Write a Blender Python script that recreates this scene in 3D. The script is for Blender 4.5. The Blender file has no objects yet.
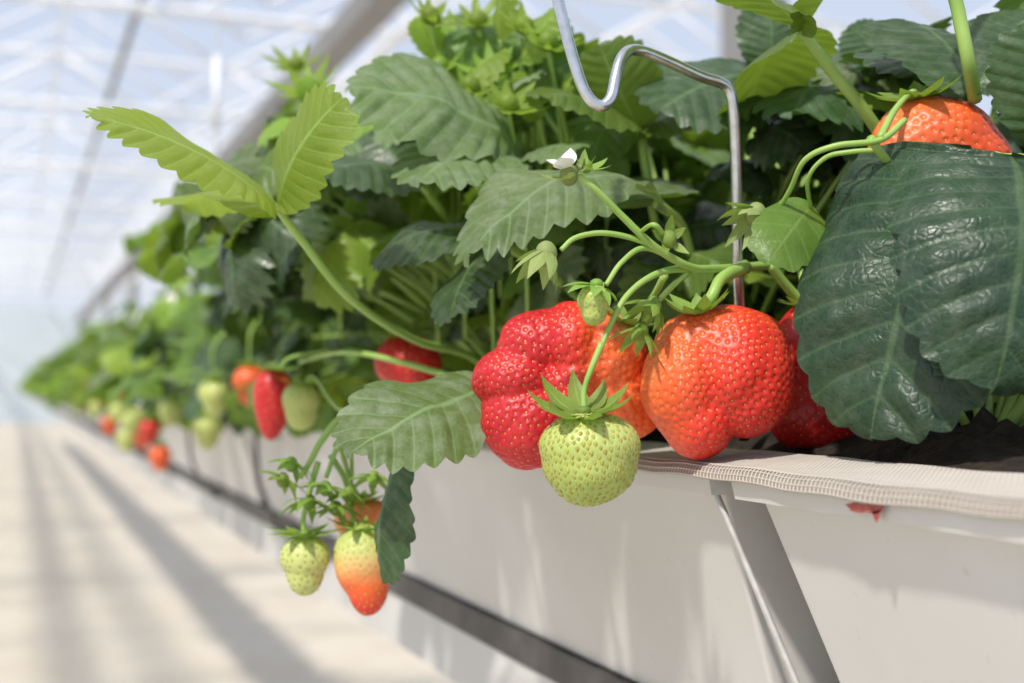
import bpy, math, random
import numpy as np
from mathutils import Vector, noise as mn
random.seed(7)
rng = np.random.default_rng(7)
PI = math.pi
sc = bpy.context.scene
col = sc.collection
V = lambda *a: np.array(a, float)
def nz(v):
    v = np.asarray(v, float); return v/(np.linalg.norm(v)+1e-12)

# ---------------------------------------------------------------- camera
f = 1280.0
th = math.atan(497/f); pt = math.atan(46.5/f)
Cc = V(0, 0, 1.2)
Fw = V(math.sin(th)*math.cos(pt), math.cos(th)*math.cos(pt), math.sin(pt))
Rt = V(math.cos(th), -math.sin(th), 0)
Up = np.cross(Rt, Fw)
cam = bpy.data.cameras.new('camera'); co = bpy.data.objects.new('camera', cam); col.objects.link(co)
co.location = Cc; co.rotation_euler = (PI/2+pt, 0, -th)
cam.lens = 45; cam.sensor_width = 36; cam.clip_start = 0.01; cam.clip_end = 300
cam.dof.use_dof = True; cam.dof.focus_distance = 0.410; cam.dof.aperture_fstop = 8.5
sc.camera = co
def P(px, py, D): return Cc + D*Fw + (px-512)/f*D*Rt - (py-341.5)/f*D*Up
def proj(p):
    d = np.asarray(p)-Cc; D = d@Fw
    return 512+f*(d@Rt)/D, 341.5-f*(d@Up)/D, D
LX = 0.219; LZ = 1.2-0.0261

# ---------------------------------------------------------------- materials
def newmat(name):
    m = bpy.data.materials.new(name); m.use_nodes = True
    nt = m.node_tree; return m, nt, nt.nodes['Principled BSDF'], nt.nodes['Material Output']
def mixc(nt, fac, a, b):
    n = nt.nodes.new('ShaderNodeMix'); n.data_type = 'RGBA'
    for sock, val in ((n.inputs[0], fac), (n.inputs[6], a), (n.inputs[7], b)):
        if isinstance(val, bpy.types.NodeSocket): nt.links.new(val, sock)
        elif isinstance(val, (int, float)): sock.default_value = val
        else: sock.default_value = (*val, 1)
    return n.outputs[2]
def noise(nt, scale, detail=3, coord='Object', rough=.5):
    tc = nt.nodes.new('ShaderNodeTexCoord'); n = nt.nodes.new('ShaderNodeTexNoise')
    n.inputs['Scale'].default_value = scale; n.inputs['Detail'].default_value = detail; n.inputs['Roughness'].default_value = rough
    nt.links.new(tc.outputs[coord], n.inputs['Vector']); return n.outputs[0]
def voro(nt, scale):
    tc = nt.nodes.new('ShaderNodeTexCoord'); n = nt.nodes.new('ShaderNodeTexVoronoi'); n.feature = 'DISTANCE_TO_EDGE'
    n.inputs['Scale'].default_value = scale; nt.links.new(tc.outputs['Object'], n.inputs['Vector']); return n.outputs[0]
def ramp(nt, src, stops):
    r = nt.nodes.new('ShaderNodeValToRGB'); e = r.color_ramp.elements
    while len(e) < len(stops): e.new(.5)
    for el, (p, c) in zip(e, stops):
        el.position = p; el.color = (*c, 1) if not isinstance(c, (int, float)) else (c, c, c, 1)
    nt.links.new(src, r.inputs[0]); return r.outputs[0]
def mth(nt, op, a, b=None):
    n = nt.nodes.new('ShaderNodeMath'); n.operation = op
    for i, v in enumerate((a, b)):
        if v is None: continue
        if isinstance(v, bpy.types.NodeSocket): nt.links.new(v, n.inputs[i])
        else: n.inputs[i].default_value = v
    return n.outputs[0]
def bump(nt, bs, h, strength, dist):
    b = nt.nodes.new('ShaderNodeBump'); b.inputs['Strength'].default_value = strength; b.inputs['Distance'].default_value = dist
    nt.links.new(h, b.inputs['Height']); nt.links.new(b.outputs[0], bs.inputs['Normal'])
def simple(name, a, b, scale=30, rough=.5, metal=0, bmp=0, bscale=None, bd=.001):
    m, nt, bs, out = newmat(name)
    nt.links.new(mixc(nt, ramp(nt, noise(nt, scale), [(.3, 0.), (.7, 1.)]), a, b), bs.inputs['Base Color'])
    bs.inputs['Roughness'].default_value = rough; bs.inputs['Metallic'].default_value = metal
    if bmp: bump(nt, bs, noise(nt, bscale or scale*4, 5), bmp, bd)
    return m
def leafmat(name, a, b, vein, rough=.42, dust=0., trans=.25, tcol=(.3, .55, .05), spec=.4, bs_=.3, vary=.5, hue=.472):
    m, nt, bs, out = newmat(name)
    oi = nt.nodes.new('ShaderNodeObjectInfo')
    base = mixc(nt, ramp(nt, noise(nt, 45, 4), [(.3, 0.), (.7, 1.)]), a, b)
    hs = nt.nodes.new('ShaderNodeHueSaturation'); nt.links.new(base, hs.inputs['Color'])
    nt.links.new(mth(nt, 'ADD', mth(nt, 'MULTIPLY', oi.outputs['Random'], vary), 1-vary*.5), hs.inputs['Value'])
    nt.links.new(mth(nt, 'ADD', mth(nt, 'MULTIPLY', oi.outputs['Random'], .03), hue), hs.inputs['Hue'])
    uv = nt.nodes.new('ShaderNodeUVMap'); sx = nt.nodes.new('ShaderNodeSeparateXYZ'); nt.links.new(uv.outputs[0], sx.inputs[0])
    fr = mth(nt, 'ABSOLUTE', mth(nt, 'SUBTRACT', mth(nt, 'FRACT', mth(nt, 'MULTIPLY', sx.outputs[0], 20)), .5))
    lat = ramp(nt, fr, [(.42, 0.), (.49, .6)])
    mid = ramp(nt, mth(nt, 'ABSOLUTE', mth(nt, 'SUBTRACT', sx.outputs[1], .5)), [(.012, .9), (.03, 0.)])
    ret = ramp(nt, voro(nt, 420), [(.0, .18), (.08, 0.)])
    vv = mth(nt, 'MAXIMUM', mth(nt, 'MAXIMUM', lat, mid), ret)
    c = mixc(nt, vv, hs.outputs[0], vein)
    if dust:
        dn = ramp(nt, noise(nt, 150, 6, rough=.7), [(.42, 0.), (.75, dust)])
        c = mixc(nt, dn, c, (.33, .37, .28))
    nt.links.new(c, bs.inputs['Base Color'])
    nt.links.new(ramp(nt, noise(nt, 120, 5), [(.3, max(0, rough-.1)), (.7, min(1, rough+.12))]), bs.inputs['Roughness'])
    bs.inputs['Specular IOR Level'].default_value = spec
    hgt = mth(nt, 'ADD', mth(nt, 'MULTIPLY', ramp(nt, voro(nt, 420), [(0., 0.), (.25, 1.)]), .4), noise(nt, 260, 4))
    bump(nt, bs, hgt, bs_, .0005)
    tr = nt.nodes.new('ShaderNodeBsdfTranslucent'); tr.inputs[0].default_value = (*tcol, 1)
    mx = nt.nodes.new('ShaderNodeMixShader'); mx.inputs[0].default_value = trans
    nt.links.new(bs.outputs[0], mx.inputs[1]); nt.links.new(tr.outputs[0], mx.inputs[2]); nt.links.new(mx.outputs[0], out.inputs[0])
    return m
M = {}
M['bright'] = leafmat('leaf_bright', (.16, .30, .033), (.25, .40, .055), (.34, .50, .12), rough=.45, trans=.38, tcol=(.45, .64, .06))
M['mid'] = leafmat('leaf_mid', (.065, .145, .022), (.12, .22, .035), (.19, .30, .08), rough=.42, trans=.28, tcol=(.34, .52, .045))
M['dark'] = leafmat('leaf_dark', (.018, .050, .016), (.032, .078, .022), (.08, .15, .05), rough=.40, dust=.22, trans=.08, spec=.4, bs_=.25)
M['gloss'] = leafmat('leaf_glossy_dark', (.010, .033, .013), (.020, .053, .018), (.06, .11, .045), rough=.40, dust=.14, trans=.03, spec=.42, bs_=.55, vary=.1, hue=.485)
M['dusty'] = leafmat('leaf_dusty', (.075, .135, .04), (.12, .19, .06), (.2, .3, .13), rough=.55, dust=.5, trans=.18)
M['stalk'] = simple('stalk_green', (.26, .44, .08), (.36, .52, .13), 60, .45)
M['calyx'] = leafmat('calyx_green', (.18, .32, .05), (.28, .44, .09), (.3, .45, .13), rough=.5, trans=.3)
M['dry'] = leafmat('calyx_dry', (.30, .42, .14), (.27, .32, .11), (.4, .46, .2), rough=.6, trans=.25)
M['petal'] = simple('petal_white', (.85, .85, .82), (.9, .9, .88), 50, .5)
M['wire'] = simple('galvanised_wire', (.55, .57, .60), (.72, .74, .77), 300, .28, 1.0)
M['rod'] = simple('dull_zinc', (.40, .39, .37), (.52, .51, .49), 200, .6, .3)
M['steel'] = simple('grey_steel', (.22, .215, .215), (.27, .265, .26), 3, .6, .0)
M['whitesteel'] = simple('white_steel', (.80, .83, .88), (.87, .89, .93), 3, .5)
M['darkrail'] = simple('dark_rail', (.045, .042, .042), (.10, .09, .085), 40, .5, .3)
M['soil'] = simple('soil', (.012, .008, .006), (.05, .035, .022), 220, .95, 0, 1., 500, .004)
M['stain'] = simple('juice_stain', (.30, .03, .025), (.42, .11, .09), 500, .4)
m, nt, bs, out = newmat('trough_plastic')
c = mixc(nt, ramp(nt, noise(nt, 9, 5), [(.35, 0.), (.75, 1.)]), (.62, .61, .585), (.54, .525, .495))
c = mixc(nt, ramp(nt, noise(nt, 170, 3), [(.68, 0.), (.78, .35)]), c, (.40, .35, .29))
nt.links.new(c, bs.inputs['Base Color']); bs.inputs['Roughness'].default_value = .55; bump(nt, bs, noise(nt, 60, 3), .12, .001)
M['trough'] = m
m, nt, bs, out = newmat('net_plastic')
nt.links.new(mixc(nt, noise(nt, 80), (.62, .565, .50), (.50, .45, .39)), bs.inputs['Base Color']); bs.inputs['Roughness'].default_value = .4
M['net'] = m
m, nt, bs, out = newmat('net_film')
nt.links.new(mixc(nt, noise(nt, 120, 5), (.26, .225, .19), (.36, .32, .28)), bs.inputs['Base Color']); bs.inputs['Roughness'].default_value = .6
M['film'] = m
m, nt, bs, out = newmat('floor_sheet')
c = mixc(nt, ramp(nt, noise(nt, 1.6, 6), [(.3, 0.), (.7, 1.)]), (.66, .60, .50), (.57, .50, .40))
c = mixc(nt, ramp(nt, noise(nt, 7, 4), [(.5, 0.), (.8, .6)]), c, (.47, .40, .30))
nt.links.new(c, bs.inputs['Base Color']); bs.inputs['Roughness'].default_value = .8
M['floor'] = m
M['pale'] = simple('pale_wall', (.52, .60, .66), (.60, .67, .72), .5, .7)
def fleshmat():
    m, nt, bs, out = newmat('berry_flesh')
    at = nt.nodes.new('ShaderNodeAttribute'); at.attribute_name = 'ripe'
    r = mth(nt, 'ADD', at.outputs['Fac'], mth(nt, 'MULTIPLY', mth(nt, 'SUBTRACT', noise(nt, 70, 3), .5), .16))
    c = ramp(nt, r, [(0., (.34, .45, .09)), (.22, (.55, .60, .20)), (.38, (.80, .48, .18)), (.56, (.82, .14, .03)), (.76, (.72, .035, .016)), (1., (.50, .008, .018))])
    nt.links.new(c, bs.inputs['Base Color'])
    bs.inputs['Roughness'].default_value = .42; bs.inputs['Subsurface Weight'].default_value = .06
    bs.inputs['Subsurface Radius'].default_value = (1, .35, .2); bs.inputs['Subsurface Scale'].default_value = .0025
    bs.inputs['Coat Weight'].default_value = .08; bs.inputs['Coat Roughness'].default_value = .3
    bump(nt, bs, noise(nt, 900, 3), .25, .0004)
    return m
M['flesh'] = fleshmat()
M['seed_y'] = simple('seed_yellow', (.70, .46, .09), (.58, .31, .05), 300, .45)
M['seed_g'] = simple('seed_green', (.46, .42, .07), (.30, .24, .04), 300, .45)

# ---------------------------------------------------------------- mesh tools
class MB:
    def __init__(s): s.v = []; s.f = []; s.uv = []; s.n = 0
    def add(s, v, faces, uv=None):
        v = np.asarray(v, float); s.v.append(v); s.f.extend([tuple(i+s.n for i in q) for q in faces])
        s.uv.append(uv if uv is not None else np.zeros((len(v), 2))); s.n += len(v)
    def build(s, name, mat, parent=None, smooth=True, origin=None, attr=None):
        v = np.concatenate(s.v); uv = np.concatenate(s.uv)
        o0 = origin
        if o0 is None: o0 = ROOT.get(parent.name, V(0, 0, 0)) if parent is not None else V(0, 0, 0)
        me = bpy.data.meshes.new(name); me.from_pydata((v-o0).tolist(), [], s.f)
        ul = me.uv_layers.new(name='UVMap'); li = np.empty(len(me.loops), int); me.loops.foreach_get('vertex_index', li)
        ul.data.foreach_set('uv', uv[li].astype(np.float32).ravel())
        if attr is not None:
            a = me.attributes.new('ripe', 'FLOAT', 'POINT'); a.data.foreach_set('value', attr.astype(np.float32))
        me.polygons.foreach_set('use_smooth', [smooth]*len(me.polygons)); me.materials.append(mat); me.update()
        o = bpy.data.objects.new(name, me); col.objects.link(o)
        if parent is not None: o.parent = parent
        else: o.location = o0
        ROOT[o.name] = o0
        return o
    def box(s, x0, x1, y0, y1, z0, z1):
        v = [(x, y, z) for x in (x0, x1) for y in (y0, y1) for z in (z0, z1)]
        s.add(v, [(0, 1, 3, 2), (4, 6, 7, 5), (0, 4, 5, 1), (2, 3, 7, 6), (0, 2, 6, 4), (1, 5, 7, 3)])
    def tube(s, pts, r, seg=8, caps=True):
        pts = np.asarray(pts, float); n = len(pts); r = np.broadcast_to(r, (n,)) if np.ndim(r) == 0 else np.interp(np.linspace(0, 1, n), np.linspace(0, 1, len(r)), r)
        T = np.gradient(pts, axis=0); T /= np.linalg.norm(T, axis=1)[:, None]+1e-12
        a = V(0, 0, 1) if abs(T[0][2]) < .9 else V(1, 0, 0)
        u = nz(np.cross(T[0], a)); vs = []
        for i in range(n):
            u = nz(u-T[i]*(u@T[i])); w = np.cross(T[i], u)
            an = np.arange(seg)*2*PI/seg
            vs.append(pts[i]+r[i]*(np.cos(an)[:, None]*u+np.sin(an)[:, None]*w))
        fs = [(i*seg+j, i*seg+(j+1) % seg, (i+1)*seg+(j+1) % seg, (i+1)*seg+j) for i in range(n-1) for j in range(seg)]
        if caps: fs += [tuple(range(seg))[::-1], tuple((n-1)*seg+j for j in range(seg))]
        s.add(np.concatenate(vs), fs)
ROOT = {}
def crom(pts, k=6):
    p = np.asarray(pts, float)
    if len(p) < 3: return np.array([p[0]+(p[-1]-p[0])*t for t in np.linspace(0, 1, 4)])
    q = np.vstack([2*p[0]-p[1], p, 2*p[-1]-p[-2]]); out = []
    for i in range(1, len(q)-2):
        for t in np.arange(k)/k:
            a, b, c, d = q[i-1:i+3]
            out.append(.5*((2*b)+(-a+c)*t+(2*a-5*b+4*c-d)*t*t+(-a+3*b-3*c+d)*t**3))
    out.append(p[-1]); return np.array(out)
def tag(o, label, cat, group=None, kind=None):
    if label: o['label'] = label
    if cat: o['category'] = cat
    if group: o['group'] = group
    if kind: o['kind'] = kind
    return o
def empty(name, loc, label, cat, group=None):
    o = bpy.data.objects.new(name, None); o.empty_display_size = .01; col.objects.link(o); o.location = loc
    ROOT[o.name] = np.asarray(loc, float); tag(o, label, cat, group); return o
def copy_tree(o, parent=None):
    c = o.copy(); col.objects.link(c); c.parent = parent
    for ch in list(o.children): copy_tree(ch, c)
    return c

def leaflet(mb, O, T, N, wr=.45, camber=.1, fold=.2, ripple=.03, teeth=11, spt=4, na=6, q=.014, sd=0., ep=.8, ta=.10, k=1., curl=0., lump=0.):
    O = np.asarray(O); T = np.asarray(T); L = np.linalg.norm(T-O); F = (T-O)/L
    S = nz(np.cross(F, N)); Nn = np.cross(S, F)
    n = teeth*spt+1; s = np.linspace(0, 1, n); a = np.linspace(-1, 1, 2*na+1)
    ph = np.abs((s*teeth) % 1-.5)*2; ph[-1] = 1
    phr = np.sin(ph*PI/2)                         # rounded teeth
    ex = wr*np.sin(PI*s**k).clip(0)**.66; ey = ((1-np.cos(PI*s))/2)**ep
    mm = s**1.35
    amp = ta*np.clip((s-.12)/.15, 0, 1)*(phr-.6)
    ex = ex*(1+amp); ey = ey+amp*.22
    A = np.abs(a)[None, :]; X = a[None, :]*ex[:, None]; Y = mm[:, None]+(ey-mm)[:, None]*A**1.2
    Z = camber*4*Y*(1-Y)-fold*np.abs(X)-curl*(X/max(wr, .01))**4*wr+q*((1-ph)**.7)[:, None]*np.sin(PI*np.clip(A, 0, 1)*.8)*(1+.5*np.sin(13*X+17*Y))
    Z = Z+ripple*np.sin(2*PI*(Y*1.6+sd)+np.sign(a)[None, :])*A**2
    if lump: Z = Z+lump*np.sin(9*X+5*Y+sd*6)*np.sin(11*Y-4*X)+lump*.25*np.sin(31*X-9*Y)*np.sin(27*Y+12*X)
    v = O+L*(X[..., None]*S+Y[..., None]*F+Z[..., None]*Nn)
    w = 2*na+1; idx = np.arange(n*w).reshape(n, w)
    fs = np.stack([idx[:-1, :-1], idx[:-1, 1:], idx[1:, 1:], idx[1:, :-1]], -1).reshape(-1, 4).tolist()
    uv = np.stack([np.broadcast_to((s*teeth/20)[:, None], X.shape), np.broadcast_to((a*.5+.5)[None, :], X.shape)], -1).reshape(-1, 2)
    mb.add(v.reshape(-1, 3), fs, uv)
def calyx(mb, base, axis, n=10, L=.014, w=.005, l0=0., l1=.6, jit=.25, off=.0015):
    ax = nz(axis); u = nz(np.cross(ax, V(.3, .5, .81))); w2 = np.cross(ax, u)
    for k in range(n):
        an = 2*PI*(k+random.uniform(-.2, .2))/n; r = math.cos(an)*u+math.sin(an)*w2; sd = np.cross(ax, r)
        LL = L*random.uniform(.75, 1.15); a0 = l0+random.uniform(-jit, jit)*.5; a1 = l1+random.uniform(-jit, jit)
        p = np.asarray(base, float)+r*off; rows = []; m_ = 8
        for i in range(m_):
            t = i/(m_-1); al = a0+(a1-a0)*t; d = math.cos(al)*r+math.sin(al)*ax; nn = -math.sin(al)*r+math.cos(al)*ax
            hw = w*.5*(math.sin(PI*min(1, .12+t*.88)**.8)) if i < m_-1 else .00002
            for j in (-1, 0, 1): rows.append(p+sd*hw*j+nn*(.25*hw*abs(j)))
            p = p+d*LL/(m_-1)
        fs = [(i*3+j, i*3+j+1, i*3+j+4, i*3+j+3) for i in range(m_-1) for j in range(2)]
        uv = np.array([(.075+.0*i, .5+j*.3) for i in range(m_) for j in (-1, 0, 1)])
        mb.add(rows, fs, uv)

_ico = {}
def ico(k):
    if k not in _ico:
        import bmesh
        b = bmesh.new(); bmesh.ops.create_icosphere(b, subdivisions=k, radius=1)
        _ico[k] = (np.array([v.co[:] for v in b.verts]), np.array([[v.index for v in q.verts] for q in b.faces])); b.free()
    return _ico[k]
def lobes_r(d, lobes, p=18):
    tot = 0
    for c in lobes:
        c = np.array(c, float); cen = c[:3]; e = c[3:]
        A = ((d/e)**2).sum(1); B = -2*((d*cen)/e**2).sum(1); Cq = ((cen/e)**2).sum()-1
        disc = B*B-4*A*Cq
        t = np.where(disc > 0, (-B+np.sqrt(np.maximum(disc, 0)))/(2*A), 0); tot = tot+np.maximum(t/60, 1e-3)**p
    return 60*tot**(1/p)
def berry(name, label, px, py, D, lobes, ripe, res=6, spacing=11., seedsz=.0008, seedmat='seed_y', dim=.0006,
          cal=None, stem=None, group=None, rot=0., cal_mat='calyx', stem_r=.0011, lump=.012, puff=0., pscale=38., pseed=0., sharp=18, raise_=.05):
    """lobes in pixel units at depth D in (right, up, toward viewer) axes; ripe(x,y,z)->0..1"""
    c0 = P(px, py, D); s = D/f
    root = empty(name, c0, label, 'strawberry', group)
    dirs, fc = ico(res); r = lobes_r(dirs, lobes, sharp)
    ph = random.uniform(0, 6)
    r = r*(1+lump*np.sin(3*dirs[:, 0]*2+ph)*np.cos(4*dirs[:, 1]+ph)+lump*.6*np.sin(7*dirs[:, 2]+5*dirs[:, 1]+ph))
    q = dirs*r[:, None]
    if puff:
        nn = np.array([abs(mn.noise(Vector((a/pscale+pseed, b/pscale, c_/pscale)))) for a, b, c_ in q])
        r = r+puff*(np.sqrt(nn+.02)*1.6-.85); q = dirs*r[:, None]
    order = rng.permutation(len(q)); alive = np.ones(len(q), bool); seeds = []
    for i in order:
        if not alive[i]: continue
        seeds.append(i); alive &= ((q-q[i])**2).sum(1) > spacing**2
    sp = q[seeds]
    def vn(q):
        n = np.zeros_like(q); fn = np.cross(q[fc[:, 1]]-q[fc[:, 0]], q[fc[:, 2]]-q[fc[:, 0]])
        for k in range(3): np.add.at(n, fc[:, k], fn)
        return n/(np.linalg.norm(n, axis=1)[:, None]+1e-12)
    n0 = vn(q); dm = np.full(len(q), 1e9)
    for k in range(0, len(sp), 50): dm = np.minimum(dm, np.sqrt(((q[:, None, :]-sp[None, k:k+50])**2).sum(2)).min(1))
    q2 = q-n0*(dim/s*np.exp(-(dm/(spacing*.32))**2))[:, None]
    Fr = np.stack([Rt, Up, -Fw])
    if rot:
        cr, sr = math.cos(rot), math.sin(rot); Fr = np.stack([cr*Rt+sr*Up, -sr*Rt+cr*Up, -Fw])
    mb = MB(); mb.add(c0+(q2*s)@Fr, fc.tolist())
    rp = np.clip(ripe(q[:, 0], q[:, 1], q[:, 2]), 0, 1) if callable(ripe) else np.full(len(q), float(ripe))
    mb.build('flesh', M['flesh'], root, attr=rp)
    ms = MB(); sv, sf = ico(2)
    for i in seeds:
        n = n0[i]; t = nz(V(0, -1, 0)-n*(-n[1])+1e-6); b = np.cross(n, t)
        e = seedsz/s*random.uniform(.8, 1.2)
        ctr = q2[i]+n*e*raise_
        v = ctr+e*(sv[:, :1]*t*1.0+sv[:, 1:2]*b*(.58-.18*sv[:, :1])+sv[:, 2:3]*n*.42)
        ms.add(c0+(v*s)@Fr, sf.tolist())
    ms.build('seeds', M[seedmat], root)
    top = None
    if cal:
        bp = c0+(np.array(cal['at'])*s)@Fr; ax = nz(np.array(cal.get('axis', (0, 1, 0)))@Fr)
        mc = MB(); calyx(mc, bp, ax, cal.get('n', 10), cal.get('L', .013), cal.get('w', .005), cal.get('l0', 0), cal.get('l1', .7))
        d, ff = ico(3); mc.add(bp+d*V(.0022, .0022, .0018)+ax*.0006, ff.tolist(), np.full((len(d), 2), .03))
        mc.build('calyx', M[cal_mat], root); top = bp
    if stem is not None:
        pts = ([top] if top is not None else [])+[P(*p) for p in stem]
        m2 = MB(); m2.tube(crom(pts), [stem_r, stem_r*.9, stem_r*1.2]); m2.build('stem', M['stalk'], root)
    return root

# ---------------------------------------------------------------- setting
YE = 46
b = MB(); b.box(-30, 30, -8, YE+2, -.1, 0); tag(b.build('floor', M['floor'], smooth=False), None, None, kind='structure')
b = MB(); b.box(-30, 30, YE, YE+.2, 0, 3.9); tag(b.build('wall_back', M['pale'], smooth=False), None, None, kind='structure')
b = MB()  # out-of-view overhead beams, added to cast the soft stripes on the floor
for x, w_ in ((-2.52, .055), (-2.17, .03)): b.box(x-w_, x+w_, -8, YE, 4.15, 4.25)
tag(b.build('shadow_beam_1', M['whitesteel'], smooth=False), None, None, kind='structure')

def truss():
    r = empty('roof_truss', (0, 0, 0), 'white steel lattice roof truss spanning the aisle overhead, out of focus', 'roof truss', 'roof trusses of the greenhouse')
    x0, x1 = -10.8, 8.4
    a = MB(); a.tube([(x0, 0, 4.0), (x1, 0, 4.0)], .04, 6); a.build('bottom_chord', M['whitesteel'], r)
    a = MB(); a.tube([(x0, 0, 4.5), (x1, 0, 4.5)], .035, 6); a.build('top_chord', M['whitesteel'], r)
    a = MB(); n = 24
    for i in range(n):
        xa = x0+(x1-x0)*i/n; xb = x0+(x1-x0)*(i+1)/n
        a.tube([(xa, 0, 4.0 if i % 2 else 4.5), (xb, 0, 4.5 if i % 2 else 4.0)], .02, 5)
    a.build('web', M['whitesteel'], r)
    a = MB()
    for k in range(-3, 3):
        xg = 2.0+k*3.2
        a.tube([(xg, 0, 4.5), (xg+1.6, 0, 5.4), (xg+3.2, 0, 4.5)], .033, 5)
        for e in (1.2, 2.4):
            a.tube([(xg, e, 4.5), (xg+1.6, e, 5.4), (xg+3.2, e, 4.5)], .024, 5)
    a.build('rafter', M['whitesteel'], r)
    return r
t0 = truss(); t0.location.y = 2.5
for k in range(1, 12):
    c_ = copy_tree(t0); c_.location.y = 2.5+3.6*k
b = MB()
b.box(1.90, 2.10, -8, YE, 3.44, 3.58); b.box(1.96, 2.04, -8, YE, 3.58, 3.68)
tag(b.build('roof_gutter_beam', M['steel'], smooth=False), 'long grey steel gutter beam running above the plants toward the far end', 'beam')
b = MB(); b.tube([(1.9, -8, 3.1), (1.9, YE, 3.1)], .034, 8)
tag(b.build('heating_pipe', M['whitesteel']), 'pale horizontal pipe under the grey gutter beam', 'pipe')
b = MB(); b.tube([(.87, -2, 4.2), (.87, YE, 4.2)], .030, 6)
tag(b.build('screen_cable', M['steel']), 'dark overhead cable running down the aisle at upper left', 'cable')
b = MB(); b.tube([(.30, -2, 3.95), (.30, YE, 3.95)], .014, 6)
tag(b.build('hanging_rail', M['whitesteel']), 'thin overhead rail from which the trough row hangs', 'rail')
cpy = None
for k in range(6):
    if cpy is None:
        b = MB(); b.box(1.93, 2.07, -.07, .07, 0, 3.45); cpy = b.build('steel_column', M['steel'], smooth=False)
        tag(cpy, 'square steel column carrying the gutter beam, blurred behind the plants', 'column', 'steel columns'); cpy.location.y = 3.2
    else:
        c_ = cpy.copy(); col.objects.link(c_); c_.location.y = 3.2+7*k

# ---------------------------------------------------------------- trough row
ZB = 1.2-.1266; WID = .22
def trough(y0, y1, e0, e1, label, group=None):
    r = empty('planting_trough', (LX, y0, ZB), label, 'planting trough', group)
    t = .0035
    def ring(x0, x1, ya, yb, z): return [(x0, ya, z), (x1, ya, z), (x1, yb, z), (x0, yb, z)]
    zt = LZ-.004
    v = ring(LX+.002, LX+WID-.002, y0+.002, y1-.002, zt)+ring(LX+.031, LX+WID-.031, y0+e0, y1-e1, ZB)
    v += ring(LX+.002+t, LX+WID-.002-t, y0+.002+t, y1-.002-t, zt)+ring(LX+.031+t, LX+WID-.031-t, y0+e0+t, y1-e1-t, ZB+t)
    fs = []
    for k in range(4):
        j = (k+1) % 4
        fs += [(k, j, 4+j, 4+k), (8+k, 12+k, 12+j, 8+j), (k, 8+k, 8+j, j)]
    fs += [(4, 5, 6, 7), (12, 15, 14, 13)]
    mb = MB(); mb.add(v, fs); o = mb.build('trough_body', M['trough'], r, smooth=False)
    md = o.modifiers.new('b', 'BEVEL'); md.width = .004; md.segments = 3; md.limit_method = 'ANGLE'
    mb = MB(); q = []
    for (o_, z) in ((-.003, LZ-.0095), (-.0045, LZ-.002), (-.003, LZ), (.006, LZ), (.006, LZ-.0095)):
        q += ring(LX+o_, LX+WID-o_, y0+o_*.5, y1-o_*.5, z)
    fs = [(i*4+k, i*4+(k+1) % 4, ((i+1) % 5)*4+(k+1) % 4, ((i+1) % 5)*4+k) for i in range(5) for k in range(4)]
    mb.add(q, fs); mb.build('rim', M['trough'], r, smooth=False)
    return r
tr1 = trough(-.60, .357, .03, .030, 'white plastic trough nearest the camera, stained red below its rim')
tr2 = trough(.375, 1.36, .006, .03, 'white plastic trough behind the metal rod, under the green berry')
t3 = trough(1.375, 2.36, .03, .03, 'white plastic planting trough further along the blurred row', 'far troughs in the row')
for k in range(1, 26):
    c_ = copy_tree(t3); c_.location.y = 1.375+1.0*k
mb = MB()
def stain(pxs):
    v = []
    for (px, py) in pxs:
        D = (LX-.0045)*f/(.932*(px-15)); p = P(px, py, D); v.append(V(LX-.0055, p[1], p[2]))
    mb.add(v, [tuple(range(len(v)))])
stain([(850, 504), (860, 502), (868, 504), (880, 502), (889, 505), (887, 512), (878, 514), (872, 512), (864, 513), (856, 511)])
stain([(877, 511), (885, 510), (884, 517), (882, 523), (879, 519)])
mb.build('stain', M['stain'], tr1, smooth=False)

b = MB(); b.box(.246, .40, -1, 30, 1.2-.1425, ZB-.0002)
tag(b.build('support_rail', M['darkrail'], smooth=False), 'dark metal rail running beneath the white troughs', 'rail')
b = MB(); b.box(.2475, .30, -1, 30, 1.2-.1755, 1.2-.1425)
tag(b.build('drain_channel', M['trough'], smooth=False), 'pale drainage channel running below the dark rail', 'drain channel')
st = None
for k in range(8):
    if st is None:
        st = empty('trough_bracket', (.225, 1.2, 1.2-.16), 'short dark bracket hooked on the trough rim, blurred', 'bracket', 'brackets on the trough row')
        b = MB(); b.tube([(.2445, 1.2, 1.2-.138), (.228, 1.2, 1.2-.125), (.213, 1.2, 1.2-.09), (.2095, 1.2, LZ-.012)], .0022, 6); b.build('arm', M['darkrail'], st)
        b = MB(); b.box(.2405, .2462, 1.194, 1.206, 1.2-.1425, 1.2-.130); b.build('clamp', M['darkrail'], st, smooth=False)
    else:
        c_ = copy_tree(st); c_.location.y = 1.2+.5*k
hw = None
for k in range(7):
    if hw is None:
        hw = empty('hanging_wire', (.30, 2.1, LZ), 'thin suspension wire dropping from the roof to the trough row', 'wire', 'suspension wires')
        b = MB(); b.tube([(.30, 2.1, LZ-.01), (.30, 2.1, 3.95)], .002, 6); b.build('wire', M['whitesteel'], hw)
        b = MB(); b.tube([(.30, 2.1, 1.62), (.30, 2.1, 1.74)], .006, 8); b.build('turnbuckle', M['whitesteel'], hw)
    else:
        c_ = copy_tree(hw); c_.location.y = 2.1+3.6*k
a_ = P(703, 462, .432); b_ = P(816, 730, .395)
mb = MB(); mb.tube(crom([a_, (a_+b_)/2, b_]), .0012, 10)
tag(mb.build('support_rod', M['rod'], origin=b_), 'thin metal rod slanting down the gap between two white troughs', 'rod')
nx, ny = 22, 500
xs = np.linspace(LX+.006, LX+WID-.006, nx); ys = np.concatenate([np.linspace(-.5, 1.5, 380), np.linspace(1.52, 27, 120)])
X, Y = np.meshgrid(xs, ys, indexing='ij')
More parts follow.
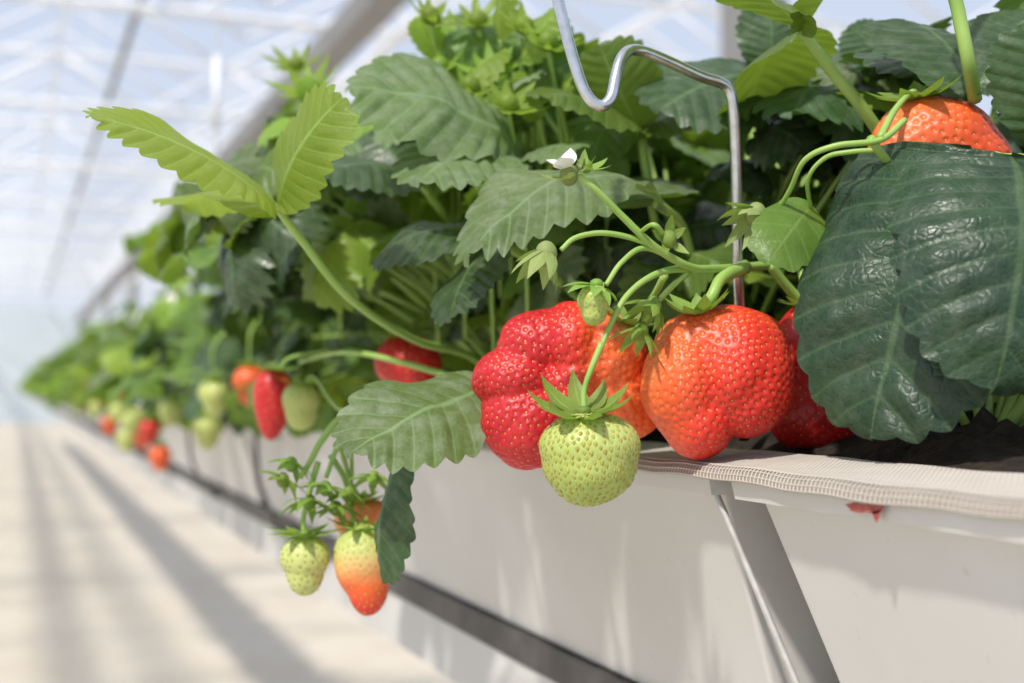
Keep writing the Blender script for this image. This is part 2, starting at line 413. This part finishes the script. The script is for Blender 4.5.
env = np.sin((X-LX)/WID*PI)**2
Z = LZ-.0045+(.0015+.002*env)*np.sin(X*210+Y*130)*np.sin(Y*170-X*90)+rng.normal(0, 1, X.shape)*(.0004+.0016*env)+.024*env
idx = np.arange(nx*ny).reshape(nx, ny)
mb = MB(); mb.add(np.stack([X, Y, Z], -1).reshape(-1, 3), np.stack([idx[:-1, :-1], idx[1:, :-1], idx[1:, 1:], idx[:-1, 1:]], -1).reshape(-1, 4).tolist())
tag(mb.build('growing_soil', M['soil']), 'dark brown growing soil filling the troughs under the leaves', 'soil', kind='stuff')
# net
nr = empty('support_net', (LX, .36, LZ), 'fine beige plastic net laid over the trough rim under the ripe berries', 'net')
def netgrid(cell, dz):
    pr = [(LX-.0066, LZ-.0036), (LX-.0062, LZ-.0018), (LX-.0054, LZ-.0001)]+[(x, LZ+.0009+.0042*max(0, x-LX)/.045) for x in np.arange(LX-.0040, LX+.029, cell)]
    yy = np.arange(.12, .60, cell); k = len(pr)
    vv = np.array([(p[0]+(.0003*math.sin(y*60)+.0002*math.sin(y*230))*(1 if i < 3 else .3), y, p[1]+dz+(.0003*math.sin(y*38)+.0002*math.sin(y*150))*(1.4 if i < 3 else .8)) for y in yy for i, p in enumerate(pr)])
    idx = np.arange(len(vv)).reshape(len(yy), k)
    mb = MB(); mb.add(vv, np.stack([idx[:-1, :-1], idx[1:, :-1], idx[1:, 1:], idx[:-1, 1:]], -1).reshape(-1, 4).tolist()); return mb
o = netgrid(.0020, 0).build('net_threads', M['net'], nr); w = o.modifiers.new('w', 'WIREFRAME'); w.thickness = .00055; w.use_boundary = True
netgrid(.0040, -.0004).build('net_film', M['film'], nr)

# ---------------------------------------------------------------- wire hook
hp = [(546, -60, .425), (558, 0, .425), (574, 62, .424), (586, 94, .423), (600, 106, .423), (611, 98, .424), (616, 76, .426), (623, 56, .43), (637, 50, .436), (665, 60, .44), (700, 76, .446), (719, 82, .45), (729, 90, .452), (733, 108, .453), (735, 140, .455), (737, 200, .458), (738, 270, .462), (741, 330, .468), (744, 440, .475)]
hb = P(744, 455, .475)
hk = empty('wire_hook', hb, 'bent galvanised wire hook standing among the leaves above the big orange-red berry', 'wire hook')
mb = MB(); mb.tube(crom([P(*p) for p in hp]), .0020, 12); mb.build('wire', M['wire'], hk)
for k in range(1, 8):
    c_ = copy_tree(hk); c_.location.y += .78*k; c_.location.x -= .02
    tag(c_, 'blurred bent wire hook further down the plant row', 'wire hook', 'wire hooks down the row')

# ---------------------------------------------------------------- hero plants
def stalk(root_or_leaf, pts, r, name='stalk', mat='stalk'):
    mb = MB(); mb.tube(crom(pts, 8), r, 8); return mb.build(name, M[mat], root_or_leaf)
def hero_leaf(plant, leaflets, mat, stalkpts=None, r=(.0022, .0013), **kw):
    mb = MB()
    for L in leaflets:
        k2 = dict(kw); k2.update(L[3] if len(L) > 3 else {})
        N = L[2]; Nw = N[0]*Rt+N[1]*Up-N[2]*Fw
        leaflet(mb, P(*L[0]), P(*L[1]), Nw, **{**dict(spt=6, na=9, teeth=11), **k2})
    lf = mb.build('leaf', M[mat], plant)
    if stalkpts is not None: stalk(lf, [P(*p) if not isinstance(p, np.ndarray) else p for p in stalkpts], list(r))
    return lf
cR = P(985, 452, .415); cM = P(705, 440, .56); cL = P(545, 432, .70)
for c_ in (cR, cM, cL): c_[2] = LZ+.003
plR = empty('strawberry_plant', cR, 'strawberry plant with big dark glossy leaf hanging over the fruit at right', 'strawberry plant')
plM = empty('strawberry_plant', cM, 'strawberry plant behind the near wire hook bearing the light green berry stems', 'strawberry plant')
plL = empty('strawberry_plant', cL, 'strawberry plant with bright serrated leaf reaching out left over the aisle', 'strawberry plant')
# right dark leaf
hero_leaf(plR, [((972, 148, .400), (872, 438, .385), (-.46, .50, .75), dict(wr=.43, camber=.13, fold=.06, ripple=.025, q=.018, teeth=11, ep=1.05, k=.66, curl=.28, lump=.016)),
                ((1010, 156, .390), (995, 388, .355), (.05, .42, .9), dict(wr=.42, camber=.17, fold=.18, ripple=.035, q=.018, teeth=11, ep=1.0, k=.8, curl=.28, lump=.016, sd=.3)),
                ((1015, 165, .39), (1150, 230, .38), (.4, .5, .7), dict(wr=.45, camber=.1))], 'gloss',
          [(995, 156, .395), (1040, 180, .40), (1045, 350, .41), cR], (.0016, .0024), ta=.07, na=16, spt=8)
hero_leaf(plR, [((1060, 150, .41), (1022, 25, .40), (-.3, .2, .9), dict(wr=.36, camber=.1))], 'dark', [(1060, 150, .41), (1070, 260, .41), cR])
hero_leaf(plR, [((975, 95, .43), (1040, 10, .45), (-.3, .6, .6)), ((975, 95, .43), (905, 20, .47), (.2, .4, .7)), ((975, 95, .43), (1035, 80, .42), (.2, .8, .4))], 'dark',
          [(975, 100, .43), (968, 60, .42), (958, 10, .42), (945, -60, .42), (990, -120, .44), (1080, 0, .46), (1080, 300, .44), cR], (.0024, .0022, .0024))
# left bright leaf
hero_leaf(plL, [((276, 208, .475), (92, 116, .42), (-.3, .62, .75), dict(wr=.25, camber=.07, fold=.15, teeth=13, ripple=.02, ta=.15)),
                ((278, 205, .475), (342, 98, .45), (-.55, .25, .8), dict(wr=.36, camber=.1, fold=.2, teeth=11, ta=.15)),
                ((276, 212, .475), (183, 205, .53), (-.1, .9, -.1), dict(wr=.30, camber=.1, fold=.25))], 'bright',
          [(277, 208, .475), (300, 238, .485), (350, 298, .50), (415, 340, .54), (480, 362, .60), cL], (.0014, .0018, .0019), q=.010)
hero_leaf(plL, [((522, 160, .53), (348, 92, .50), (-.2, .68, .68), dict(wr=.40, camber=.16, fold=.12, lump=.025)),
                ((524, 160, .53), (575, 150, .50), (.1, .7, .6), dict(wr=.45)),
                ((510, 164, .53), (420, 182, .48), (-.1, .7, .6), dict(wr=.38, camber=.15))], 'dusty', [(520, 162, .53), (520, 230, .60), cL], q=.022)
hero_leaf(plL, [((420, 180, .56), (318, 175, .52), (-.1, .7, .6), dict(wr=.42, camber=.12)), ((420, 180, .56), (350, 128, .58), (-.3, .7, .5), dict(wr=.4))], 'dark', [(420, 180, .56), (470, 260, .62), cL])
hero_leaf(plM, [((655, 200, .50), (470, 258, .45), (-.15, .85, .5), dict(wr=.27, camber=.22, fold=.2, ripple=.05, teeth=13, lump=.02)),
                ((655, 200, .50), (590, 195, .58), (0, .9, .3), dict(wr=.4))], 'dusty', [(655, 200, .50), (690, 250, .52), cM], q=.02)
hero_leaf(plM, [((500, 240, .50), (450, 318, .47), (-.6, .3, .6), dict(wr=.36, camber=.1)), ((500, 240, .5), (372, 262, .50), (-.2, .8, .4), dict(wr=.38, camber=.18))], 'dark', [(500, 240, .50), (580, 300, .54), cM])
hero_leaf(plM, [((640, 130, .54), (600, 45, .52), (-.4, .4, .7)), ((640, 130, .54), (540, 95, .51), (-.2, .7, .5)), ((640, 130, .54), (720, 110, .53), (.2, .7, .5))], 'mid', [(640, 130, .54), (660, 250, .54), cM])
hero_leaf(plM, [((770, 75, .54), (660, 110, .51), (0, .6, .6)), ((770, 75, .54), (880, 120, .50), (.1, .6, .6)), ((770, 75, .54), (770, 0, .54), (0, .3, .8))], 'dark', [(770, 75, .54), (780, 200, .54), cM])
hero_leaf(plM, [((800, 30, .45), (690, -30, .42), (-.1, .8, .4)), ((800, 30, .45), (830, -50, .42), (.2, .4, .8)), ((800, 30, .47), (752, 100, .52), (-.1, .7, .6), dict(fold=.4))], 'mid',
          [(800, 30, .45), (835, 75, .455), (872, 122, .46), (930, 220, .48), (930, 330, .5), cM], (.0021, .0023, .0024))
hero_leaf(plR, [((890, 75, .52), (925, 30, .48), (-.2, .5, .7)), ((890, 75, .52), (850, 25, .52), (-.2, .5, .7)), ((890, 75, .52), (935, 75, .46), (.2, .8, .4))], 'dark', [(890, 75, .52), (940, 200, .50), cR])
hero_leaf(plL, [((503, 392, .47), (352, 455, .425), (-.1, .68, .66), dict(wr=.34, camber=.10, fold=.14, ripple=.04, teeth=11, lump=.02))], 'dusty', [(503, 392, .47), (540, 385, .52), cL], q=.02)
hero_leaf(plL, [((402, 455, .455), (382, 582, .455), (-.85, .1, .5), dict(wr=.30, camber=.10, fold=.45, teeth=10))], 'dark', [(402, 455, .455), (430, 410, .49), (500, 380, .56), cL], (.001, .0014))
for (bx, by, D, L_) in ((492, 75, .56, .018), (455, 42, .6, .017), (524, 30, .55, .018), (412, 95, .6, .015), (308, 92, .66, .022), (296, 68, .7, .018), (430, 20, .58, .016), (478, 24, .58, .016), (440, 70, .58, .014), (508, 108, .52, .018), (470, 90, .54, .015), (548, 46, .54, .016)):
    mb = MB(); bp = P(bx, by, D); calyx(mb, bp, V(random.uniform(-.6, .2), -.5, .6), 9, L_, L_*.30, .2, .9)
    d, ff = ico(2); mb.add(bp+d*.0045+V(0, 0, .002), ff.tolist(), np.full((len(d), 2), .03))
    lf = mb.build('flower_bud', M['bright'], plL)
    mb = MB(); mb.tube(crom([bp, bp+V(.015, .02, -.04), bp+V(.03, .05, -.12)]), .0011, 6); mb.build('stalk', M['stalk'], lf)
for (bx, by, tx, ty, D, nx_) in ((505, 50, 462, 90, .56, -.5), (520, 62, 560, 10, .55, .1), (440, 60, 415, 18, .60, -.4), (500, 40, 505, -15, .57, -.2), (470, 110, 425, 70, .58, -.5), (540, 120, 515, 75, .55, -.2), (330, 110, 300, 80, .66, -.4), (560, 100, 590, 60, .54, .2)):
    hero_leaf(plL, [((bx, by, D), (tx, ty, D-.01), (nx_, .5, .5), dict(wr=.34, teeth=8, fold=.55, spt=4, na=5, ta=.2))], 'bright', [(bx, by, D), (bx+15, by+80, D+.03), (bx+25, by+160, D+.06)], (.001, .0012))

S = lambda pts, r: (crom([P(*p) for p in pts], 8), r)
tb = MB()
for pts, r in [S([(800, 262, .47), (760, 266, .452), (715, 269, .43), (690, 267, .418), (655, 247, .41), (622, 216, .405), (592, 186, .40), (572, 172, .40)], [.0018, .0015, .0014, .0011, .0009]),
               S([(655, 246, .41), (628, 237, .408), (600, 233, .405), (575, 238, .402), (561, 250, .40)], [.0010, .0008]),
               S([(705, 269, .425), (670, 270, .416), (645, 280, .41), (625, 298, .405), (612, 322, .402), (602, 345, .40)], [.0013, .0010, .0009]),
               S([(680, 262, .415), (645, 248, .41), (622, 262, .405), (606, 285, .40)], [.0010, .0008]),
               S([(770, 265, .455), (790, 290, .46), (830, 330, .47), (860, 400, .5)], [.0018, .002]),
               S([(700, 268, .425), (675, 283, .42), (660, 298, .418)], [.0009, .0007]),
               S([(690, 270, .42), (660, 300, .42), (645, 322, .42)], [.0008, .0006]),
               S([(640, 232, .408), (655, 225, .40), (670, 245, .41)], [.0007, .0009])]:
    tb.tube(pts, r, 8)
fs_ = tb.build('fruiting_stem', M['stalk'], plM)
def bud(px, py, D, ax, n=7, L=.011, w=.005, mat='dry', l0=.3, l1=1.1, core=.0035, parent=None, petals=0):
    mb = MB(); p = P(px, py, D); A = ax[0]*Rt+ax[1]*Up-ax[2]*Fw
    calyx(mb, p, A, n, L, w, l0, l1, .4); d, ff = ico(3); mb.add(p+A*core*.4+d*core*V(1, 1, 1.2), ff.tolist(), np.full((len(d), 2), .03))
    o = mb.build('bud', M[mat], parent or fs_)
    if petals:
        mb = MB(); calyx(mb, p+A*.004-Fw*-.0, A, petals, .0065, .007, .8, 1.1); mb.build('petal', M['petal'], parent or fs_)
bud(548, 250, .40, (-.4, -.9, .2), 8, .0135, .005, 'dry', .7, 1.35)
bud(570, 178, .40, (-.3, .8, .3), 6, .009, .0035, 'dry', .2, 1.0, .003, petals=3)
bud(585, 168, .405, (.3, .7, .3), 5, .007, .003, 'calyx', .4, 1.2, .002)
bud(758, 212, .43, (-.5, -.6, .4), 11, .014, .0045, 'dry', .6, 1.3)
bud(668, 240, .405, (.2, .2, .8), 5, .007, .003, 'calyx', .3, 1.1, .0025)
bud(655, 303, .418, (-.6, -.8, .1), 9, .013, .0040, 'calyx', .5, 1.25, .0028)
bud(642, 328, .42, (-.4, -.9, .2), 8, .012, .0038, 'calyx', .5, 1.2, .0026)
tb = MB()
for pts, r in [S([(905, 120, .41), (880, 140, .405), (835, 146, .405), (805, 160, .41), (790, 190, .42), (775, 215, .43)], [.0011, .0008]),
               S([(880, 150, .41), (850, 152, .412), (825, 158, .415), (808, 180, .42), (812, 215, .43)], [.0009, .0007]),
               S([(870, 138, .405), (930, 230, .43), (940, 360, .44), (950, 440, .43)], [.0014, .002])]:
    tb.tube(pts, r, 8)
f2 = tb.build('fruiting_stem', M['stalk'], plR)
mb = MB(); leaflet(mb, P(812, 205, .43), P(768, 262, .41), -Fw+.3*Up, wr=.34, teeth=5, spt=4); mb.build('leaf', M['mid'], plR)

# ---------------------------------------------------------------- berries
berry('strawberry', 'large orange-red ripe berry with wide lobed shoulders, centre right on the net', 716, 380, .432,
      [(14, 12, 0, 52, 62, 56), (-34, -4, 6, 42, 56, 46), (40, 2, 2, 38, 54, 46), (-18, -40, 6, 36, 40, 40), (-4, 38, -4, 56, 35, 44), (28, -20, 8, 36, 38, 38), (36, 36, -4, 36, 34, 38)],
      lambda x, y, z: .70+.0012*x-.0012*y+.08*np.sin(x*.03+1), 7, 6.7, .00052, cal=dict(at=(-18, 66, 14), axis=(-.2, 1, .2), n=9, L=.013, w=.006, l0=.3, l1=1.0),
      stem=[(712, 296, .425), (722, 278, .43), (745, 267, .445)], stem_r=.0022, puff=2.2, pscale=56, pseed=9.3, sharp=24)
berry('strawberry', 'large lumpy fused berry, deep red at left and orange at right, behind the green berry', 562, 375, .445,
      [(-46, -2, 4, 46, 32, 42), (-24, 30, 0, 42, 36, 40), (8, 32, 8, 32, 40, 44), (40, 14, 0, 48, 50, 44), (-36, -46, 8, 46, 50, 42), (8, -14, 10, 38, 48, 40), (48, -26, 0, 56, 42, 40)],
      lambda x, y, z: .97-.38/(1+np.exp(-(x-12)/8.))-.16*np.exp(-((x-66)**2+(y-46)**2)/350.), 7, 6.6, .00050,
      cal=dict(at=(60, 52, 10), axis=(.4, 1, .2), n=8, L=.013, w=.005, l0=.2, l1=.8), stem=[(650, 300, .43), (665, 275, .42)], puff=3.6, pscale=44, pseed=5.1, sharp=30)
berry('strawberry', 'unripe pale green berry hanging on a curved stem in front of the rim', 590, 455, .398,
      [(0, 10, 0, 51, 33, 46), (0, -8, 0, 47, 39, 44), (-2, -20, 0, 35, 31, 33)], lambda x, y, z: .10+.0014*y+.0008*x, 7, 5.6, .00078, 'seed_g', .0004,
      cal=dict(at=(-6, 42, 4), axis=(-.1, 1, .25), n=10, L=.0195, w=.0070, l0=.0, l1=1.15), stem=[(584, 392, .398), (590, 372, .398), (602, 343, .40)], stem_r=.001, raise_=.3)
berry('strawberry', 'dark red ripe berry tucked between the orange-red berry and the dark leaf', 815, 378, .462,
      [(0, 22, 0, 46, 56, 42), (6, -20, 0, 50, 54, 42), (-14, -32, 4, 38, 38, 36), (24, -20, 0, 36, 44, 34)], lambda x, y, z: .92+.0006*x, 6, 7., .00052,
      cal=dict(at=(-5, 72, 0), n=8, L=.012), stem=[(805, 290, .465), (800, 270, .47)], puff=2, pscale=50)
berry('strawberry', 'bright orange berry peeking above the big dark leaf at upper right', 938, 150, .438,
      [(-4, 6, 0, 62, 48, 44), (22, -14, 0, 52, 42, 42), (-26, -6, 0, 42, 42, 40)], lambda x, y, z: .62+.001*x-.001*y, 6, 7.6, .00058,
      cal=dict(at=(-22, 50, 6), axis=(-.3, 1, .2), n=9, L=.017, w=.007, l0=.1, l1=.7), stem=[(912, 92, .43), (895, 110, .42), (880, 138, .405)])
berry('strawberry', 'small green fruitlet with seeds above the fused berry', 594, 304, .40,
      [(0, 4, 0, 17, 16, 16), (0, -8, 0, 13, 14, 13)], .06, 5, 4.5, .0004, 'seed_g', .0003,
      cal=dict(at=(2, 18, 0), axis=(.3, 1, .1), n=9, L=.010, w=.004, l0=-.2, l1=-.7), stem=[(604, 286, .40)])
berry('strawberry', 'blurred red berry in the leaf shade above the dusty grey-green leaf', 408, 367, .62, [(0, 5, 0, 34, 28, 30), (6, -6, 0, 26, 24, 26)], .92, 5, 8, .0006,
      cal=dict(at=(-10, 28, 0), n=8, L=.012), stem=[(400, 330, .62), (430, 330, .64)])
berry('strawberry', 'sliver of red berry showing below the big dark leaf at right', 914, 408, .42, [(0, 0, 0, 20, 22, 20)], .85, 5, 8, .0006,
      cal=dict(at=(0, 20, 0), n=6, L=.01), stem=[(915, 370, .42), (940, 360, .44)])
berry('strawberry', 'blurred deep red berry hanging beside a pale one over the rim at left', 274, 402, .66, [(0, 12, 0, 20, 21, 18), (-1, 0, 0, 19, 30, 17), (-3, -10, 0, 13, 28, 13)], .95, 5, 7, .0005, dim=.0003, sharp=10,
      cal=dict(at=(6, 31, 0), n=8, L=.012), stem=[(290, 358, .66), (330, 350, .66)])
berry('strawberry', 'blurred pale green berry touching the red one over the rim at left', 301, 406, .64, [(0, 7, 0, 19, 18, 17), (0, -4, 0, 16, 21, 15)], .12, 5, 6, .0005, 'seed_g', dim=.0003,
      cal=dict(at=(4, 22, 0), n=9, L=.014, l1=.4), stem=[(315, 378, .63), (345, 412, .60), (400, 398, .57)])
berry('strawberry', 'pale green white unripe berry, lowest left of the hanging cluster', 305, 563, .50, [(0, 6, 0, 25, 22, 24), (0, -8, 0, 19, 25, 19)], lambda x, y, z: .2+.0*x, 6, 6., .00055, 'seed_g', dim=.0003, lump=.004, raise_=.3,
      cal=dict(at=(0, 28, 0), n=10, L=.015, w=.005, l0=0, l1=.3), stem=[(303, 520, .50), (310, 490, .50), (318, 462, .50)])
berry('strawberry', 'half-ripe berry, pale above and orange-red at its tip, lowest in the hanging cluster', 364, 568, .50, [(0, 14, 0, 30, 30, 26), (4, -14, 0, 21, 34, 20), (-2, 4, 0, 27, 34, 23)],
      lambda x, y, z: .42-.009*y, 6, 6., .00052, dim=.0003, lump=.004, raise_=.3, cal=dict(at=(-2, 40, 0), n=9, L=.014, w=.004, l0=0, l1=.5), stem=[(352, 515, .505), (345, 480, .51), (330, 455, .51)])
berry('strawberry', 'pinkish orange berry behind the half-ripe one in the hanging cluster', 364, 520, .53, [(0, 0, 0, 30, 22, 22), (16, -4, 0, 28, 22, 22)], .50, 5, 6.5, .0005, dim=.0003,
      cal=dict(at=(-4, 20, 0), n=9, L=.012), stem=[(350, 480, .53), (340, 445, .52)])
tb = MB()
for pts, r in [S([(500, 378, .58), (440, 392, .53), (385, 400, .51), (345, 415, .505), (322, 440, .50), (310, 462, .50), (300, 478, .50)], [.0020, .0016, .0010]),
               S([(380, 402, .51), (352, 420, .505), (338, 445, .505), (326, 478, .50)], [.0014, .0009]),
               S([(360, 408, .51), (352, 440, .51), (352, 480, .51)], [.0012, .0008]),
               S([(470, 382, .56), (400, 362, .58), (345, 352, .60), (300, 362, .66)], [.0016, .0012])]:
    tb.tube(pts, r, 8)
f3 = tb.build('fruiting_stem', M['stalk'], plL)
for (x, y) in ((284, 478), (326, 486), (374, 476), (310, 500), (292, 462), (350, 492), (336, 506)):
    bud(x, y, .50, (random.uniform(-.5, .5), -.8, .3), 8, .012, .0036, 'calyx', .1, .9, .0026, parent=f3)

# ---------------------------------------------------------------- generated leaves
sil = [(0, 345), (45, 338), (80, 300), (100, 262), (180, 200), (230, 150), (270, 115), (310, 85), (360, 75), (410, 40), (480, 10), (560, 20), (600, -60), (1400, -80)]
sx_ = [a for a, _ in sil]; sy_ = [b for _, b in sil]
boxes = [(465, 285, 875, 520, .52), (530, 140, 800, 300, .50), (540, -20, 755, 300, .50), (90, 90, 500, 400, .54), (240, 365, 500, 640, .68), (780, 85, 1100, 450, .48), (935, -50, 1000, 110, .47)]
sky = [(795, 20, 850, 50), (925, 20, 952, 50), (570, 0, 612, 62), (640, 5, 700, 45)]
def ok(pts, near=True):
    for p in pts:
        x, y, D = proj(p)
        if D < .36: return False
        if x < 27: return False
        if y < np.interp(x, sx_, sy_): return False
        if y > 388+.111*(x-15)+(26 if D > .8 else 4): return False
        for (a, b, c, d, m) in boxes:
            if a < x < c and b < y < d and D < m: return False
        for (a, b, c, d) in sky:
            if a < x < c and b < y < d: return False
    return True
def gen_leaf(crown, az, el, pl, L, tilt):
    out = V(math.cos(az), math.sin(az), 0)
    d = out*math.cos(el)+V(0, 0, math.sin(el))
    e = crown+d*pl; e = e+V(0, 0, -.015*math.cos(el))
    mid = crown+d*pl*.5+V(0, 0, .02*math.cos(el))
    F0 = nz(out*math.cos(tilt)-V(0, 0, math.sin(tilt))); side = V(-out[1], out[0], 0)
    N = nz(out*math.sin(tilt)+V(0, 0, math.cos(tilt))+.45*rng.normal(size=3))
    ls = []
    for k, sc_ in ((0, 1.), (1, .92), (-1, .92)):
        an = k*1.35+random.uniform(-.2, .2); F = nz(math.cos(an)*F0+math.sin(an)*side+V(0, 0, random.uniform(-.5, .25)))
        ls.append((e, e+F*L*sc_))
    pts = [e, mid]+[a+(b-a)*t for a, b in ls for t in (.6, 1.)]
    return e, mid, N, ls, pts
def add_gen(plant, crown, n, mats, checks=True, teeth=9, spt=3, na=3, Lr=(.028, .050), plr=(.05, .19), one=None, need=None):
    got = 0; tries = 0
    while got < n and tries < n*(40 if need is None else 150):
        tries += 1
        az = random.uniform(0, 2*PI); el = random.uniform(.0, 1.35); pl = random.uniform(*plr)
        e, mid, N, ls, pts = gen_leaf(crown+V(random.uniform(-.01, .01), random.uniform(-.02, .02), 0), az, el, pl, random.uniform(*Lr), random.uniform(-.1, 1.2))
        if need is not None:
            x, y, D = proj(e)
            if not (need[0] < x < need[2] and need[1] < y < need[3]): continue
        if checks and not ok(pts): continue
        got += 1
        mb = MB() if one is None else one[0]
        for a, b in ls: leaflet(mb, a, b, N, wr=random.uniform(.42, .52), camber=random.uniform(.04, .30), fold=random.uniform(-.15, .7), ripple=.08, teeth=teeth, spt=spt, na=na, q=.022, sd=random.random(), ta=.16, curl=random.uniform(-.1, .3), lump=.02)
        ms = MB() if one is None else one[1]
        ms.tube(crom([crown, mid, e], 4), [.0016, .0010], 6 if one is None else 4)
        if one is None:
            lf = mb.build('leaf', M[random.choice(mats)], plant); ms.build('stalk', M['stalk'], lf)
    return got
mats = ['dark', 'dark', 'mid', 'mid', 'mid', 'dusty', 'bright']
print('R', add_gen(plR, cR, 26, mats), 'M', add_gen(plM, cM, 66, mats, spt=4, na=4), 'L', add_gen(plL, cL, 50, mats, spt=4, na=4))
print('L2', add_gen(plL, cL, 26, ['mid', 'bright', 'dark', 'mid', 'dusty'], spt=4, na=4, Lr=(.028, .045), plr=(.10, .24), need=(200, 90, 420, 300)))
print('L3', add_gen(plL, cL, 18, ['mid', 'dark', 'bright'], spt=4, na=4, Lr=(.026, .042), plr=(.12, .27), need=(400, 30, 600, 150)))
print('M3', add_gen(plM, cM, 22, ['mid', 'dark', 'dark'], spt=4, na=4, Lr=(.028, .050), plr=(.12, .27), need=(600, 20, 1000, 200)))
extra = [(V(.36, .45, LZ+.01), 'strawberry plant on the far side of the trough behind the orange-red berry'),
         (V(.36, .72, LZ+.01), 'strawberry plant on the far side of the trough behind the fused berry')]
for c_, lb in extra:
    p_ = empty('strawberry_plant', c_, lb, 'strawberry plant'); print('x', add_gen(p_, c_, 50, ['dark', 'dark', 'mid', 'mid'], plr=(.06, .22)))
gl = 'soft-focus strawberry plant further along the receding row of troughs'; gg = 'strawberry plants receding along the troughs'
for k, y in enumerate((.84, 1.02, 1.2, 1.38, 1.56, 1.8)):
    c_ = V(.255 if k % 2 == 0 else .30, y, LZ+.004)
    p_ = empty('strawberry_plant', c_, gl, 'strawberry plant', gg); print(k, add_gen(p_, c_, 48, ['mid', 'mid', 'dark', 'bright', 'dusty'], plr=(.04, .21)), add_gen(p_, c_, 14, ['mid', 'bright', 'dark'], Lr=(.03, .05), plr=(.16, .27), need=(60, 90, 420, 240)))
protos = []
for k in range(3):
    c_ = V(.29, 0, LZ+.004); one = (MB(), MB()); add_gen(None, c_, 48, None, checks=False, teeth=6, spt=2, na=2, plr=(.04, .21), one=one)
    o = empty('strawberry_plant', c_, gl, 'strawberry plant', gg)
    one[0].build('foliage', M[['mid', 'bright', 'mid'][k]], o)
    one[1].build('stalk', M['stalk'], o); protos.append(o)
y = 2.0; k = 0
while y < 26:
    o = protos[k % 3]
    if k >= 3: o = copy_tree(o)
    o.location = (.25+random.uniform(0, .05), y, LZ+.004); o.rotation_euler.z = random.uniform(0, 6.28); k += 1
    y += .19 if y < 12 else .3

def proto_berry(ripe, gname, label):
    r = berry('strawberry', label, 300, 300, .5, [(0, 8, 0, 34, 28, 32), (0, -10, 0, 25, 34, 25)], ripe, 4, 12, .0009, 'seed_y' if not isinstance(ripe, float) or ripe > .4 else 'seed_g', dim=.0004, sharp=10,
              cal=dict(at=(0, 36, 0), n=8, L=.014), stem=[(300, 250, .5), (304, 200, .5), (325, 170, .51)], group=gname)
    return r
prt = [proto_berry(.92, 'red berries down the row', 'blurred red berry hanging over the trough rim further down the row'),
       proto_berry(.16, 'pale green berries down the row', 'blurred pale green berry hanging over the trough rim further down the row'),
       proto_berry(.62, 'orange berries down the row', 'blurred orange berry hanging over the trough rim further down the row')]
far = [(207, 430, 1.1, 1), (215, 396, 1.02, 1), (250, 384, .98, 2), (160, 457, 1.5, 2), (150, 430, 1.5, 0), (132, 422, 1.6, 1), (118, 412, 1.9, 1), (88, 382, 2.5, 0), (100, 395, 2.3, 0), (140, 408, 1.6, 1), (75, 398, 3.0, 1), (62, 393, 4., 0), (52, 396, 5., 1), (126, 440, 1.7, 1),
       (110, 425, 2.0, 2), (96, 408, 2.3, 1), (84, 404, 2.8, 2), (170, 412, 1.45, 1), (142, 436, 1.65, 2), (44, 390, 6., 2), (70, 386, 3.5, 2), (120, 398, 2.0, 0)]
used = set()
for (px, py, D, k) in far:
    o = prt[k]
    if k in used: o = copy_tree(prt[k])
    used.add(k); o.location = P(px, py, D); o.rotation_euler.z = random.uniform(-.5, .5); o.rotation_euler.x = random.uniform(-.2, .2)
fl = None
for (px, py, D) in ((217, 248, 1.1), (228, 300, 1.2), (170, 300, 1.5), (110, 330, 2.2)):
    if fl is None:
        c_ = P(px, py, D); fl = empty('strawberry_flower', c_, 'blurred white strawberry blossom among the leaves of the row', 'flower', 'white blossoms in the row')
        mb = MB(); calyx(mb, c_, V(-.5, -.7, .5), 5, .009, .010, .1, .3); mb.build('petal', M['petal'], fl)
        mb = MB(); d, ff = ico(2); mb.add(c_+d*.003, ff.tolist()); mb.build('flower_centre', M['seed_y'], fl)
        mb = MB(); mb.tube(crom([c_, c_+V(.01, .01, -.03), c_+V(.03, .02, -.08)]), .001, 6); mb.build('stem', M['stalk'], fl)
    else:
        o = copy_tree(fl); o.location = P(px, py, D)

# ---------------------------------------------------------------- light
w = bpy.data.worlds.new('World'); sc.world = w; w.use_nodes = True; nt = w.node_tree
bg = nt.nodes['Background']; tc = nt.nodes.new('ShaderNodeTexCoord'); sx = nt.nodes.new('ShaderNodeSeparateXYZ')
nt.links.new(tc.outputs['Generated'], sx.inputs[0])
c = ramp(nt, sx.outputs[2], [(0., (.82, .87, .93)), (.10, (.68, .76, .90)), (.45, (.58, .67, .88)), (1., (.74, .76, .82))])
nt.links.new(c, bg.inputs[0]); bg.inputs[1].default_value = 1.0
sl = bpy.data.lights.new('sun', 'SUN'); so = bpy.data.objects.new('sun', sl); col.objects.link(so)
sl.energy = 3.7; sl.angle = math.radians(2.6); sl.color = (1, .95, .87)
so.rotation_euler = Vector((-.5, -.42, .76)).to_track_quat('Z', 'Y').to_euler()
sc.view_settings.view_transform = 'Standard'; sc.view_settings.look = 'None'
